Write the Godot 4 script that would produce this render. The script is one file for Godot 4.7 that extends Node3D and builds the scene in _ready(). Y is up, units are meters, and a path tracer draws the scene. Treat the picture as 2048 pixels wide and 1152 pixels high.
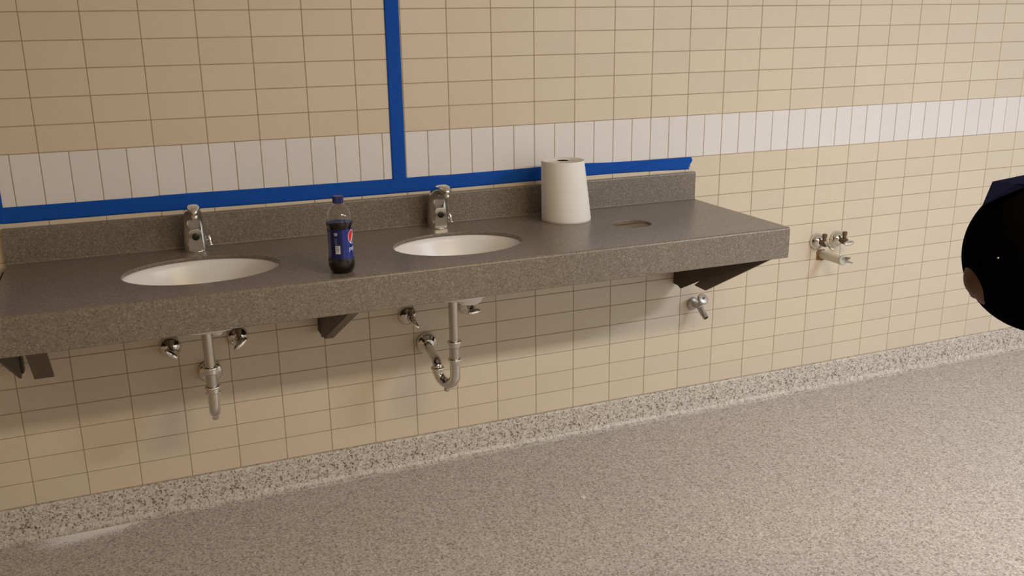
extends Node3D

# ---------------------------------------------------------------- measures (metres)
const TW := 0.1524            # wall tile module, width
const TH := 0.0762            # wall tile module, height
const JOINT := 0.0021
const BAND_TOP := 1.175       # upper edge of the white tile band
const BASE_TOP := 0.1082      # upper edge of the cove base
const TOP := 0.867            # counter surface
const DEPTH := 0.569
const CX0 := -0.122
const CX1 := 2.168
const ROOM_X0 := -1.8288
const ROOM_X1 := 5.334
const ROOM_Z1 := 4.3
const CEIL := 2.4704

var cam_pos := Vector3(0.2279, 1.5168, 2.9392)
var cam_r := Vector3(0.9236915, -0.01271193, 0.38292613)
var cam_u := Vector3(0.11682769, 0.96119728, -0.24990216)
var cam_b := Vector3(-0.36489081, 0.27556887, 0.88933486)
const FOCAL := 1867.1

var M := {}
var used := {}
var rng := RandomNumberGenerator.new()

# ---------------------------------------------------------------- scene graph helpers
func numbered(called: String) -> String:
	if not used.has(called):
		used[called] = 0
		return called
	used[called] += 1
	return "%s_%03d" % [called, used[called]]

func tag(o, label := "", category := "", group := "", kind := ""):
	if label != "": o.set_meta("label", label)
	if category != "": o.set_meta("category", category)
	if group != "": o.set_meta("group", group)
	if kind != "": o.set_meta("kind", kind)
	return o

func thing(called: String, at: Vector3, label: String, category: String, group := "") -> Node3D:
	var o := Node3D.new()
	o.name = numbered(called)
	add_child(o)
	o.position = at
	tag(o, label, category, group)
	return o

func part(called: String, mesh: Mesh, mat: Material, parent: Node3D, at := Vector3.ZERO) -> MeshInstance3D:
	var o := MeshInstance3D.new()
	o.name = called if parent != self else numbered(called)
	o.mesh = mesh
	if mat: o.material_override = mat
	o.cast_shadow = GeometryInstance3D.SHADOW_CASTING_SETTING_ON
	parent.add_child(o, true)
	o.position = at
	return o

# ---------------------------------------------------------------- shape helpers
func st_new(smooth := true) -> SurfaceTool:
	var st := SurfaceTool.new()
	st.begin(Mesh.PRIMITIVE_TRIANGLES)
	st.set_smooth_group(0 if smooth else -1)
	return st

func quad(st: SurfaceTool, a: Vector3, b: Vector3, c: Vector3, d: Vector3):
	# a b c d run counter-clockwise seen from outside
	st.add_vertex(a); st.add_vertex(c); st.add_vertex(b)
	st.add_vertex(a); st.add_vertex(d); st.add_vertex(c)

func tri(st: SurfaceTool, a: Vector3, b: Vector3, c: Vector3):
	st.add_vertex(a); st.add_vertex(c); st.add_vertex(b)

func done(st: SurfaceTool) -> ArrayMesh:
	st.generate_normals()
	return st.commit()

func lathe(profile: Array, segs := 32, st: SurfaceTool = null, xf := Transform3D.IDENTITY, sx := 1.0, sz := 1.0) -> SurfaceTool:
	if st == null: st = st_new()
	for i in profile.size() - 1:
		var p: Vector2 = profile[i]
		var q: Vector2 = profile[i + 1]
		for k in segs:
			var a0 := TAU * k / segs
			var a1 := TAU * (k + 1) / segs
			var A = xf * Vector3(p.x * cos(a1) * sx, p.y, p.x * sin(a1) * sz)
			var B = xf * Vector3(p.x * cos(a0) * sx, p.y, p.x * sin(a0) * sz)
			var C = xf * Vector3(q.x * cos(a0) * sx, q.y, q.x * sin(a0) * sz)
			var D = xf * Vector3(q.x * cos(a1) * sx, q.y, q.x * sin(a1) * sz)
			if p.x < 1e-6: tri(st, A, C, D)
			elif q.x < 1e-6: tri(st, A, B, C)
			else: quad(st, A, B, C, D)
	return st

func tube(path: Array, radii: Array, segs := 20, st: SurfaceTool = null, caps := true) -> SurfaceTool:
	if st == null: st = st_new()
	var n := path.size()
	var rings := []
	var nrm := Vector3.ZERO
	for i in n:
		var t: Vector3 = (path[mini(i + 1, n - 1)] - path[maxi(i - 1, 0)]).normalized()
		if i == 0:
			nrm = t.cross(Vector3(0.31, 0.2, 0.93)).normalized()
		nrm = (nrm - t * nrm.dot(t)).normalized()
		var bi := t.cross(nrm)
		var r: float = radii[mini(i, radii.size() - 1)]
		var ring := []
		for k in segs:
			var a := TAU * k / segs
			ring.append(path[i] + (nrm * cos(a) + bi * sin(a)) * r)
		rings.append(ring)
	for i in n - 1:
		for k in segs:
			var k1 := (k + 1) % segs
			quad(st, rings[i][k], rings[i][k1], rings[i + 1][k1], rings[i + 1][k])
	if caps:
		st.set_smooth_group(-1)
		for k in segs:
			var k1 := (k + 1) % segs
			tri(st, path[0], rings[0][k1], rings[0][k])
			tri(st, path[n - 1], rings[n - 1][k], rings[n - 1][k1])
		st.set_smooth_group(0)
	return st

func y_to(dir: Vector3, at := Vector3.ZERO) -> Transform3D:
	# a transform whose y axis points along dir
	var y := dir.normalized()
	var x := y.cross(Vector3(0.12, 0.33, 0.93)).normalized()
	return Transform3D(Basis(x, y, x.cross(y)), at)

func chamfer_box(st: SurfaceTool, c: Vector3, s: Vector3, b: float, basis := Basis.IDENTITY, closed_back := true):
	# box with chamfered edges; c centre, s full size
	var h := s * 0.5
	b = minf(b, minf(h.x, minf(h.y, h.z)) * 0.98)
	var P := func(x: float, y: float, z: float) -> Vector3: return c + basis * Vector3(x, y, z)
	var i := h - Vector3(b, b, b)
	for sg in [1.0, -1.0]:
		if sg > 0 or closed_back:
			var f = [P.call(-i.x, -i.y, sg * h.z), P.call(i.x, -i.y, sg * h.z), P.call(i.x, i.y, sg * h.z), P.call(-i.x, i.y, sg * h.z)]
			if sg > 0: quad(st, f[0], f[1], f[2], f[3])
			else: quad(st, f[3], f[2], f[1], f[0])
		var g = [P.call(sg * h.x, -i.y, i.z), P.call(sg * h.x, -i.y, -i.z), P.call(sg * h.x, i.y, -i.z), P.call(sg * h.x, i.y, i.z)]
		if sg > 0: quad(st, g[0], g[1], g[2], g[3])
		else: quad(st, g[3], g[2], g[1], g[0])
		var e = [P.call(-i.x, sg * h.y, i.z), P.call(i.x, sg * h.y, i.z), P.call(i.x, sg * h.y, -i.z), P.call(-i.x, sg * h.y, -i.z)]
		if sg > 0: quad(st, e[0], e[1], e[2], e[3])
		else: quad(st, e[3], e[2], e[1], e[0])
	for a in [1.0, -1.0]:
		for d in [1.0, -1.0]:
			if d < 0 and not closed_back: continue
			var flip = (a * d) < 0
			_q(st, flip, P.call(-i.x, a * i.y, d * h.z), P.call(i.x, a * i.y, d * h.z), P.call(i.x, a * h.y, d * i.z), P.call(-i.x, a * h.y, d * i.z))
			_q(st, not flip, P.call(a * i.x, -i.y, d * h.z), P.call(a * i.x, i.y, d * h.z), P.call(a * h.x, i.y, d * i.z), P.call(a * h.x, -i.y, d * i.z))
	for a in [1.0, -1.0]:
		for d in [1.0, -1.0]:
			var flip = (a * d) < 0
			_q(st, flip, P.call(a * i.x, d * h.y, i.z), P.call(a * h.x, d * i.y, i.z), P.call(a * h.x, d * i.y, -i.z), P.call(a * i.x, d * h.y, -i.z))
			for e in [1.0, -1.0]:
				if e < 0 and not closed_back: continue
				var A = P.call(a * h.x, d * i.y, e * i.z)
				var B = P.call(a * i.x, d * h.y, e * i.z)
				var C = P.call(a * i.x, d * i.y, e * h.z)
				if a * d * e > 0: tri(st, A, B, C)
				else: tri(st, A, C, B)

func _q(st: SurfaceTool, flip: bool, a: Vector3, b: Vector3, c: Vector3, d: Vector3):
	if flip: quad(st, d, c, b, a)
	else: quad(st, a, b, c, d)

func cbox(size: Vector3, b := 0.002, c := Vector3.ZERO, basis := Basis.IDENTITY) -> ArrayMesh:
	var st := st_new(false)
	chamfer_box(st, c, size, b, basis)
	return done(st)

func extrude_x(poly: Array, x0: float, x1: float, st: SurfaceTool = null) -> SurfaceTool:
	# poly: points (z, y), convex or not, run counter-clockwise seen from +x with z to the left ... both sides are drawn
	if st == null: st = st_new(false)
	var pp := PackedVector2Array(poly)
	var idx := Geometry2D.triangulate_polygon(pp)
	var area := 0.0
	for i in pp.size():
		area += pp[i].cross(pp[(i + 1) % pp.size()])
	for i in range(0, idx.size(), 3):
		var a := pp[idx[i]]
		var b := pp[idx[i + 1]]
		var c := pp[idx[i + 2]]
		if (b - a).cross(c - a) < 0:
			var t := b
			b = c
			c = t
		# (z, y) counter-clockwise with z right, y up is seen from -x
		tri(st, Vector3(x0, a.y, a.x), Vector3(x0, b.y, b.x), Vector3(x0, c.y, c.x))
		tri(st, Vector3(x1, a.y, a.x), Vector3(x1, c.y, c.x), Vector3(x1, b.y, b.x))
	for i in pp.size():
		var a := pp[i]
		var b := pp[(i + 1) % pp.size()]
		_q(st, area < 0, Vector3(x0, a.y, a.x), Vector3(x1, a.y, a.x), Vector3(x1, b.y, b.x), Vector3(x0, b.y, b.x))
	return st

# ---------------------------------------------------------------- materials
func lin(r: float, g: float, b: float) -> Color:
	return Color(r, g, b).linear_to_srgb()

func mat(c: Color, rough := 0.5, metal := 0.0) -> StandardMaterial3D:
	var m := StandardMaterial3D.new()
	m.albedo_color = c
	m.roughness = rough
	m.metallic = metal
	return m

func speckle(size: int, sd: int, cells: Array, ground: Color, chips: Array) -> ImageTexture:
	# chips of stone in a ground: two layers of cells, each cell of a random tone
	var img := Image.create(size, size, false, Image.FORMAT_RGB8)
	var layers := []
	for i in cells.size():
		var n := FastNoiseLite.new()
		n.seed = sd + i * 17
		n.noise_type = FastNoiseLite.TYPE_CELLULAR
		n.cellular_return_type = FastNoiseLite.RETURN_CELL_VALUE
		n.cellular_jitter = 1.0
		n.fractal_type = FastNoiseLite.FRACTAL_NONE
		n.frequency = cells[i]
		layers.append(n.get_image(size, size, false, false, false).get_data())
	var pal := []
	for v in 256:
		var f := v / 255.0
		var c := ground
		var acc := 0.0
		for ch in chips:
			if f >= acc and f < acc + ch[0]:
				c = ch[1]
			acc += ch[0]
		pal.append(c)
	var out := PackedByteArray()
	out.resize(size * size * 3)
	var L0: PackedByteArray = layers[0]
	var L1: PackedByteArray = layers[mini(1, layers.size() - 1)]
	for i in size * size:
		# hashing the value spreads it evenly over the palette
		var a: Color = pal[(L0[i] * 97 + 31) & 255]
		var b: Color = pal[(L1[i] * 57 + 113) & 255]
		var c := a.lerp(b, 0.4)
		out[i * 3] = int(clampf(c.r, 0, 1) * 255.0)
		out[i * 3 + 1] = int(clampf(c.g, 0, 1) * 255.0)
		out[i * 3 + 2] = int(clampf(c.b, 0, 1) * 255.0)
	img = Image.create_from_data(size, size, false, Image.FORMAT_RGB8, out)
	img.generate_mipmaps()
	return ImageTexture.create_from_image(img)

func tri_mat(tex: Texture2D, metres: float, rough: float) -> StandardMaterial3D:
	var m := mat(Color.WHITE, rough)
	m.albedo_texture = tex
	m.uv1_triplanar = true
	m.uv1_world_triplanar = true
	m.uv1_scale = Vector3.ONE / metres
	return m

func noise_normal(freq: float, size: int, strength: float, sd: int) -> ImageTexture:
	var n := FastNoiseLite.new()
	n.seed = sd
	n.frequency = freq
	n.fractal_octaves = 3
	var im := n.get_seamless_image(size, size, false, false, 0.1, true)
	im.convert(Image.FORMAT_RGBA8)
	im.bump_map_to_normal_map(strength)
	return ImageTexture.create_from_image(im)

func make_materials():
	var wavy := noise_normal(0.012, 256, 1.0, 5)
	for i in 4:
		var k: float = [0.0, 0.012, -0.012, 0.006][i]
		var b := mat(lin(0.67 + k, 0.575 + k, 0.445 + k * 0.7), 0.33)
		b.normal_enabled = true
		b.normal_texture = wavy
		b.normal_scale = 0.12
		b.uv1_triplanar = true
		b.uv1_world_triplanar = true
		b.uv1_scale = Vector3.ONE * 4.0
		M["tile%d" % i] = b
		var w: StandardMaterial3D = b.duplicate()
		w.albedo_color = lin(0.75 + k, 0.725 + k, 0.70 + k)
		M["white%d" % i] = w
	M.grout = mat(lin(0.37, 0.29, 0.18), 0.9)
	M.base = tri_mat(speckle(1024, 3, [0.15, 0.10], Color(0.80, 0.77, 0.72), [[0.06, Color(0.22, 0.19, 0.16)], [0.10, Color(0.56, 0.51, 0.45)], [0.22, Color(0.72, 0.68, 0.63)], [0.2, Color(0.87, 0.85, 0.81)]]), 0.62, 0.45)
	M.floor = tri_mat(speckle(1024, 11, [0.17, 0.12], Color(0.755, 0.725, 0.695), [[0.10, Color(0.50, 0.455, 0.41)], [0.2, Color(0.645, 0.605, 0.56)], [0.2, Color(0.80, 0.77, 0.73)], [0.08, Color(0.88, 0.855, 0.82)]]), 0.74, 0.42)
	var ctop := tri_mat(speckle(1024, 23, [0.21, 0.14], Color(0.475, 0.442, 0.392), [[0.14, Color(0.39, 0.355, 0.305)], [0.2, Color(0.43, 0.395, 0.345)], [0.2, Color(0.52, 0.49, 0.44)], [0.08, Color(0.60, 0.57, 0.515)]]), 0.6, 0.3)
	M.counter = ctop
	M.porcelain = mat(lin(0.84, 0.83, 0.80), 0.32)
	M.chrome = mat(lin(0.72, 0.70, 0.66), 0.09, 1.0)
	M.brushed = mat(lin(0.52, 0.50, 0.46), 0.27, 1.0)
	M.dusty = mat(lin(0.50, 0.48, 0.45), 0.42, 0.75)
	M.brass = mat(lin(0.16, 0.11, 0.065), 0.5, 0.6)
	M.steel = mat(lin(0.045, 0.036, 0.026), 0.45, 0.15)
	M.steel_plate = mat(lin(0.12, 0.092, 0.062), 0.5, 0.15)
	M.black = mat(lin(0.006, 0.006, 0.006), 0.25)
	M.rubber = mat(lin(0.02, 0.02, 0.02), 0.7)
	var tn := noise_normal(0.05, 256, 3.0, 9)
	M.tape = mat(lin(0.008, 0.082, 0.42), 0.7)
	M.tape.metallic_specular = 0.25
	M.tape.normal_enabled = true
	M.tape.normal_texture = tn
	M.tape.normal_scale = 0.35
	M.tape.uv1_triplanar = true
	M.tape.uv1_world_triplanar = true
	M.tape.uv1_scale = Vector3.ONE * 9.0
	M.paper = mat(lin(0.80, 0.79, 0.74), 0.95)
	M.paper.normal_enabled = true
	M.paper.normal_texture = noise_normal(0.2, 256, 2.0, 19)
	M.paper.normal_scale = 0.3
	M.paper.uv1_triplanar = true
	M.paper.uv1_scale = Vector3.ONE * 14.0
	M.card = mat(lin(0.20, 0.135, 0.08), 0.9)
	M.pvc = mat(lin(0.66, 0.61, 0.50), 0.35)
	M.film = mat(lin(0.52, 0.52, 0.45), 0.3)
	M.rust = mat(lin(0.22, 0.115, 0.05), 0.9)
	M.plaster = mat(lin(0.72, 0.70, 0.65), 0.95)
	M.grain = mat(lin(0.90, 0.88, 0.84), 0.95)
	M.paint = mat(lin(0.80, 0.77, 0.71), 0.7)
	M.tan_paint = mat(lin(0.60, 0.44, 0.28), 0.7)
	M.ceiling = mat(lin(0.88, 0.87, 0.85), 0.9)
	M.metal_white = mat(lin(0.75, 0.74, 0.70), 0.4)
	var g := mat(Color(0.3, 0.3, 0.29, 0.03), 0.05)
	g.transparency = BaseMaterial3D.TRANSPARENCY_ALPHA
	M.clear = g
	M.cola = mat(lin(0.004, 0.002, 0.0012), 0.08)
	M.cola.metallic_specular = 0.15
	M.cap_blue = mat(lin(0.012, 0.022, 0.145), 0.4)
	M.skin = mat(lin(0.085, 0.037, 0.018), 0.55)
	M.cloth_black = mat(lin(0.0022, 0.0022, 0.0027), 0.95)
	M.cloth_black.metallic_specular = 0.04
	M.cloth_navy = mat(lin(0.006, 0.007, 0.022), 0.9)
	M.cloth_navy.metallic_specular = 0.1
	M.trousers = mat(lin(0.02, 0.023, 0.035), 0.9)
	M.hair = mat(lin(0.008, 0.006, 0.005), 0.7)

# ---------------------------------------------------------------- camera and light
func setup_view():
	var cam := Camera3D.new()
	cam.name = "camera"
	add_child(cam)
	cam.transform = Transform3D(Basis(cam_r, cam_u, cam_b).orthonormalized(), cam_pos)
	cam.fov = 34.29
	cam.near = 0.05
	cam.current = true
	var env := Environment.new()
	env.background_mode = Environment.BG_COLOR
	env.background_color = Color(0, 0, 0)
	env.tonemap_mode = Environment.TONE_MAPPER_LINEAR
	env.tonemap_exposure = 1.0
	env.sdfgi_enabled = true
	env.ssao_enabled = true
	env.ssil_enabled = true
	var we := WorldEnvironment.new()
	we.name = "environment"
	we.environment = env
	add_child(we)

func ceiling_lamp(at: Vector3, color: Color, energy: float, label: String):
	# surface-mounted fluorescent fitting, long side along x, with the light it gives off
	var t := thing("ceiling_light", at, label, "ceiling light", "fluorescent fittings on the ceiling")
	var st := st_new(false)
	chamfer_box(st, Vector3(0, -0.02, 0), Vector3(1.26, 0.04, 0.34), 0.006)
	part("housing", done(st), M.metal_white, t)
	var glow := mat(Color(1, 0.97, 0.9), 0.5)
	glow.emission_enabled = true
	glow.emission = color
	glow.emission_energy_multiplier = 5.0
	part("diffuser", cbox(Vector3(1.18, 0.02, 0.26), 0.006, Vector3(0, -0.05, 0)), glow, t)
	for s in [-1.0, 1.0]:
		part("end_cap", cbox(Vector3(0.02, 0.07, 0.345), 0.004, Vector3(s * 0.64, -0.036, 0)), M.metal_white, t)
	var l := AreaLight3D.new()
	l.name = "tube_light"
	l.area_size = Vector2(1.16, 0.24)
	l.light_color = color
	l.light_energy = energy
	l.area_range = 14.0
	l.area_attenuation = 2.0
	l.shadow_enabled = true
	t.add_child(l)
	l.position = Vector3(0, -0.064, 0)
	l.rotation_degrees = Vector3(-90, 0, 0)

# ---------------------------------------------------------------- the room
func pix(p: Vector3) -> Vector2:
	var d := p - cam_pos
	var z := -d.dot(cam_b)
	return Vector2(1024.0 + FOCAL * d.dot(cam_r) / z, 576.0 - FOCAL * d.dot(cam_u) / z)

func behind_counter(p: Vector3) -> bool:
	var d := p - cam_pos
	var t := (TOP - cam_pos.y) / d.y
	if t > 0 and t < 1:
		var q := cam_pos + d * t
		if q.z > 0 and q.z < DEPTH and q.x > CX0 and q.x < CX1: return true
	t = (DEPTH - cam_pos.z) / d.z
	if t > 0 and t < 1:
		var q := cam_pos + d * t
		if q.y > TOP - 0.1 and q.y < TOP and q.x > CX0 and q.x < CX1: return true
	return p.y < TOP + 0.1 and p.y > TOP and p.x > CX0 and p.x < CX1

func slab(called: String, a: Vector3, b: Vector3, m: Material) -> MeshInstance3D:
	var st := st_new(false)
	chamfer_box(st, (a + b) * 0.5, (b - a).abs(), 0.001)
	var o := part(called, done(st), m, self)
	o.set_meta("kind", "structure")
	return o

func tile_mesh(w: float, h: float, m: Material) -> ArrayMesh:
	var st := st_new(false)
	chamfer_box(st, Vector3(0, 0, -0.004), Vector3(w - JOINT, h - JOINT, 0.008), 0.0011, Basis.IDENTITY, false)
	var am := done(st)
	am.surface_set_material(0, m)
	return am

func build_room():
	slab("ceiling", Vector3(ROOM_X0 - 0.2, CEIL, -0.2), Vector3(ROOM_X1 + 0.2, CEIL + 0.2, ROOM_Z1 + 0.2), M.ceiling)
	var fl := slab("floor", Vector3(ROOM_X0 - 0.2, -0.2, -0.2), Vector3(ROOM_X1 + 0.2, 0, ROOM_Z1 + 0.2), M.floor)
	tag(fl, "grey brown speckled floor", "", "", "structure")
	slab("wall_left", Vector3(ROOM_X0 - 0.2, 0, -0.2), Vector3(ROOM_X0, CEIL, ROOM_Z1 + 0.2), M.tan_paint)
	slab("wall_right", Vector3(ROOM_X1, 0, -0.2), Vector3(ROOM_X1 + 0.2, CEIL, ROOM_Z1 + 0.2), M.paint)
	slab("wall_front", Vector3(ROOM_X0, 0, ROOM_Z1), Vector3(ROOM_X1, CEIL, ROOM_Z1 + 0.2), M.paint)
	var wall := slab("wall_back", Vector3(ROOM_X0, 0, -0.2), Vector3(ROOM_X1, CEIL, -0.0014), M.grout)
	tag(wall, "wall of beige tiles with one white tile band", "", "", "structure")
	# the tiles
	var beige := []
	var white := []
	for i in 4:
		beige.append(tile_mesh(TW, TH, M["tile%d" % i]))
		white.append(tile_mesh(TW * 0.5, TH * 2.0, M["white%d" % i]))
	var field := []
	rng.seed = 41
	for c in range(-17, 36):
		for r in range(-14, 17):
			if r == -2 or r == -1: continue
			var p := Vector3((c + 0.5) * TW, BAND_TOP + (r + 0.5) * TH, 0)
			if p.x < ROOM_X0 or p.x > ROOM_X1 or p.y > CEIL: continue
			var q := pix(p)
			var area := 0.0
			if q.x > -50 and q.x < 2098 and q.y > -22 and not behind_counter(p):
				var a := pix(p + Vector3(-TW, -TH, 0) * 0.5)
				var b := pix(p + Vector3(TW, -TH, 0) * 0.5)
				var d := pix(p + Vector3(-TW, TH, 0) * 0.5)
				area = absf((b - a).cross(d - a))
			field.append([area, p, rng.randi() % 4])
	field.sort_custom(func(a, b): return a[0] > b[0])
	var rest := []
	for i in 4:
		rest.append(st_new(false))
	for i in field.size():
		var f = field[i]
		var dz := rng.randf_range(-0.0003, 0.0)
		if i < 300 and f[0] > 0:
			part("tile", beige[f[2]], null, wall, f[1] + Vector3(0, 0, dz))
		else:
			rest[f[2]].append_from(beige[f[2]], 0, Transform3D(Basis.IDENTITY, f[1] + Vector3(0, 0, dz)))
	var joined := ArrayMesh.new()
	for i in 4:
		rest[i].commit(joined)
		joined.surface_set_material(i, M["tile%d" % i])
	tag(part("tile_field", joined, null, wall), "", "", "", "stuff")
	var rw := st_new(false)
	for c in range(-34, 70):
		var p := Vector3((c + 0.5) * TW * 0.5, BAND_TOP - TH, rng.randf_range(-0.0003, 0.0))
		if p.x < ROOM_X0 or p.x > ROOM_X1: continue
		var q := pix(p)
		var v := rng.randi() % 4
		if q.x > -50 and q.x < 2100: part("border_tile", white[v], null, wall, p)
		else: rw.append_from(white[v], 0, Transform3D(Basis.IDENTITY, p))
	var jw := rw.commit()
	jw.surface_set_material(0, M.white0)
	tag(part("border_tile_field", jw, null, wall), "", "", "", "stuff")
	# terrazzo cove base
	var prof := [Vector2(-0.004, BASE_TOP), Vector2(0.006, BASE_TOP), Vector2(0.0085, BASE_TOP - 0.0015), Vector2(0.0105, BASE_TOP - 0.006)]
	prof.append(Vector2(0.012, 0.022))
	for i in 7:
		var a := PI * 0.5 * i / 6.0
		prof.append(Vector2(0.012 + 0.018 * (1.0 - cos(a)), 0.022 - 0.0205 * sin(a)))
	prof.append(Vector2(0.032, 0.0))
	prof.append(Vector2(-0.004, 0.0))
	var bst := st_new(false)
	for i in prof.size() - 1:
		var a: Vector2 = prof[i]
		var b: Vector2 = prof[i + 1]
		quad(bst, Vector3(ROOM_X0, b.y, b.x), Vector3(ROOM_X1, b.y, b.x), Vector3(ROOM_X1, a.y, a.x), Vector3(ROOM_X0, a.y, a.x))
	var bb := part("baseboard_back", done(bst), M.base, self)
	tag(bb, "pale speckled terrazzo cove base with dark chips", "", "", "structure")

# ---------------------------------------------------------------- counter
func hole_cell(st: SurfaceTool, x0: float, x1: float, z0: float, z1: float, c: Vector2, rx: float, rz: float, thick: float, lip: float, segs := 96):
	# a piece of slab between x0..x1, z0..z1 with one elliptical opening whose upper edge is rounded
	var angs := []
	for i in segs:
		angs.append(TAU * i / segs)
	for q in [Vector2(x0, z0), Vector2(x1, z0), Vector2(x1, z1), Vector2(x0, z1)]:
		angs.append(fposmod((q - c).angle(), TAU))
	angs.sort()
	var rows := []
	for a in angs:
		var d := Vector2(cos(a), sin(a))
		var t := INF
		if d.x > 1e-9: t = minf(t, (x1 - c.x) / d.x)
		if d.x < -1e-9: t = minf(t, (x0 - c.x) / d.x)
		if d.y > 1e-9: t = minf(t, (z1 - c.y) / d.y)
		if d.y < -1e-9: t = minf(t, (z0 - c.y) / d.y)
		var o := c + d * t
		var re := 1.0 / sqrt(pow(d.x / rx, 2) + pow(d.y / rz, 2))
		var line := [Vector3(o.x, TOP, o.y)]
		for k in 5:
			var b := PI * 0.5 * k / 4.0
			var e := c + d * (re + lip * (1.0 - sin(b)))
			line.append(Vector3(e.x, TOP - lip * (1.0 - cos(b)), e.y))
		var e2 := c + d * re
		line.append(Vector3(e2.x, TOP - thick, e2.y))
		line.append(Vector3(o.x, TOP - thick, o.y))
		rows.append(line)
	for i in rows.size():
		var A = rows[i]
		var B = rows[(i + 1) % rows.size()]
		for k in A.size() - 1:
			st.set_smooth_group(-1 if k == 0 or k == A.size() - 2 else 1)
			quad(st, A[k], A[k + 1], B[k + 1], B[k])
	st.set_smooth_group(-1)

const BASIN1 := Vector2(0.385, 0.303)
const BASIN2 := Vector2(1.131, 0.312)
const BIN := Vector2(1.742, 0.297)

func build_counter():
	var t := thing("vanity_counter", Vector3(0, 0, 0), "long grey speckled solid-surface vanity counter with backsplash", "counter")
	var zf := DEPTH - 0.008
	var st := st_new(false)
	var zb := 0.0
	hole_cell(st, CX0, 0.76, zb, zf, BASIN1, 0.209, 0.153, 0.0105, 0.0028)
	hole_cell(st, 0.76, 1.5, zb, zf, BASIN2, 0.200, 0.149, 0.0105, 0.0028)
	hole_cell(st, 1.5, CX1, zb, zf, BIN, 0.0635, 0.0635, 0.0105, 0.0028, 64)
	# ends and back of the slab
	for x in [CX0, CX1]:
		_q(st, x == CX0, Vector3(x, TOP - 0.0105, zf), Vector3(x, TOP - 0.0105, zb), Vector3(x, TOP, zb), Vector3(x, TOP, zf))
	part("top", done(st), M.counter, t)
	# apron: rounded upper edge, flat face
	st = st_new(true)
	var prof := []
	for k in 6:
		var a := PI * 0.5 * k / 5.0
		prof.append(Vector2(zf + 0.008 * sin(a), TOP - 0.008 * (1.0 - cos(a))))
	prof.append(Vector2(DEPTH, TOP - 0.0985))
	prof.append(Vector2(DEPTH - 0.0015, TOP - 0.1))
	prof.append(Vector2(DEPTH - 0.019, TOP - 0.1))
	prof.append(Vector2(DEPTH - 0.02, TOP - 0.0105))
	for k in prof.size() - 1:
		var a: Vector2 = prof[k]
		var b: Vector2 = prof[k + 1]
		st.set_smooth_group(2 if k < 5 else -1)
		quad(st, Vector3(CX0, b.y, b.x), Vector3(CX1, b.y, b.x), Vector3(CX1, a.y, a.x), Vector3(CX0, a.y, a.x))
	st.set_smooth_group(-1)
	var poly := PackedVector2Array(prof)
	var idx := Geometry2D.triangulate_polygon(poly)
	for i in range(0, idx.size(), 3):
		var a := poly[idx[i]]
		var b := poly[idx[i + 1]]
		var c := poly[idx[i + 2]]
		if (b - a).cross(c - a) < 0:
			var s := b
			b = c
			c = s
		tri(st, Vector3(CX0, a.y, a.x), Vector3(CX0, b.y, b.x), Vector3(CX0, c.y, c.x))
		tri(st, Vector3(CX1, a.y, a.x), Vector3(CX1, c.y, c.x), Vector3(CX1, b.y, b.x))
	part("apron", done(st), M.counter, t)
	# backsplash with a small cove where it meets the top
	st = st_new(false)
	var bp := [Vector2(0.0003, TOP + 0.001), Vector2(0.024, TOP + 0.0003)]
	for k in range(1, 5):
		var a := PI * 0.5 * k / 4.0
		bp.append(Vector2(0.024 - 0.005 * sin(a), TOP + 0.0003 + 0.005 * (1.0 - cos(a))))
	bp.append_array([Vector2(0.019, TOP + 0.098), Vector2(0.0178, TOP + 0.1008), Vector2(0.015, TOP + 0.102), Vector2(0.0003, TOP + 0.102)])
	extrude_x(bp, CX0 + 0.0005, CX1 - 0.0005, st)
	part("backsplash", done(st), M.counter, t)

func basin(c: Vector2, rx: float, rz: float, depth: float, label: String, lug: Vector3, lug_size: Vector3):
	var top := TOP - 0.0108
	var t := thing("sink_basin", Vector3(c.x, top - depth, c.y), label, "sink", "white undermount basins")
	var prof := [Vector2(0.022 / rx, -0.008)]
	var n := 22
	for i in n + 1:
		var u := float(i) / n
		var r := lerpf(0.11, 1.0, pow(u, 0.8))
		prof.append(Vector2(r + 0.035, depth * pow(r, 3.2) - 0.008))
	prof.append(Vector2(1.14, depth - 0.006))
	prof.append(Vector2(1.14, depth))
	prof.append(Vector2(1.012, depth))
	for i in range(n, -1, -1):
		var u := float(i) / n
		var r := lerpf(0.11, 1.0, pow(u, 0.8))
		prof.append(Vector2(r * 1.012, depth * pow(r, 3.2)))
	part("bowl", done(lathe(prof, 72, null, Transform3D.IDENTITY, rx, rz)), M.porcelain, t)
	part("drain_ring", done(lathe([Vector2(0.0, -0.002), Vector2(0.017, -0.001), Vector2(0.018, 0.003), Vector2(0.024, 0.004), Vector2(0.026, 0.001)], 36)), M.chrome, t)
	# the overflow channel cast on the underside
	var lp := lug - Vector3(c.x, top - depth, c.y)
	var lst := lathe([Vector2(0, -0.5), Vector2(0.34, -0.47), Vector2(0.45, -0.36), Vector2(0.5, -0.15), Vector2(0.5, 0.3), Vector2(0.45, 0.5), Vector2(0, 0.5)], 28, null, Transform3D(Basis.from_scale(lug_size), lp))
	part("overflow_channel", done(lst), M.porcelain, t)

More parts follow.
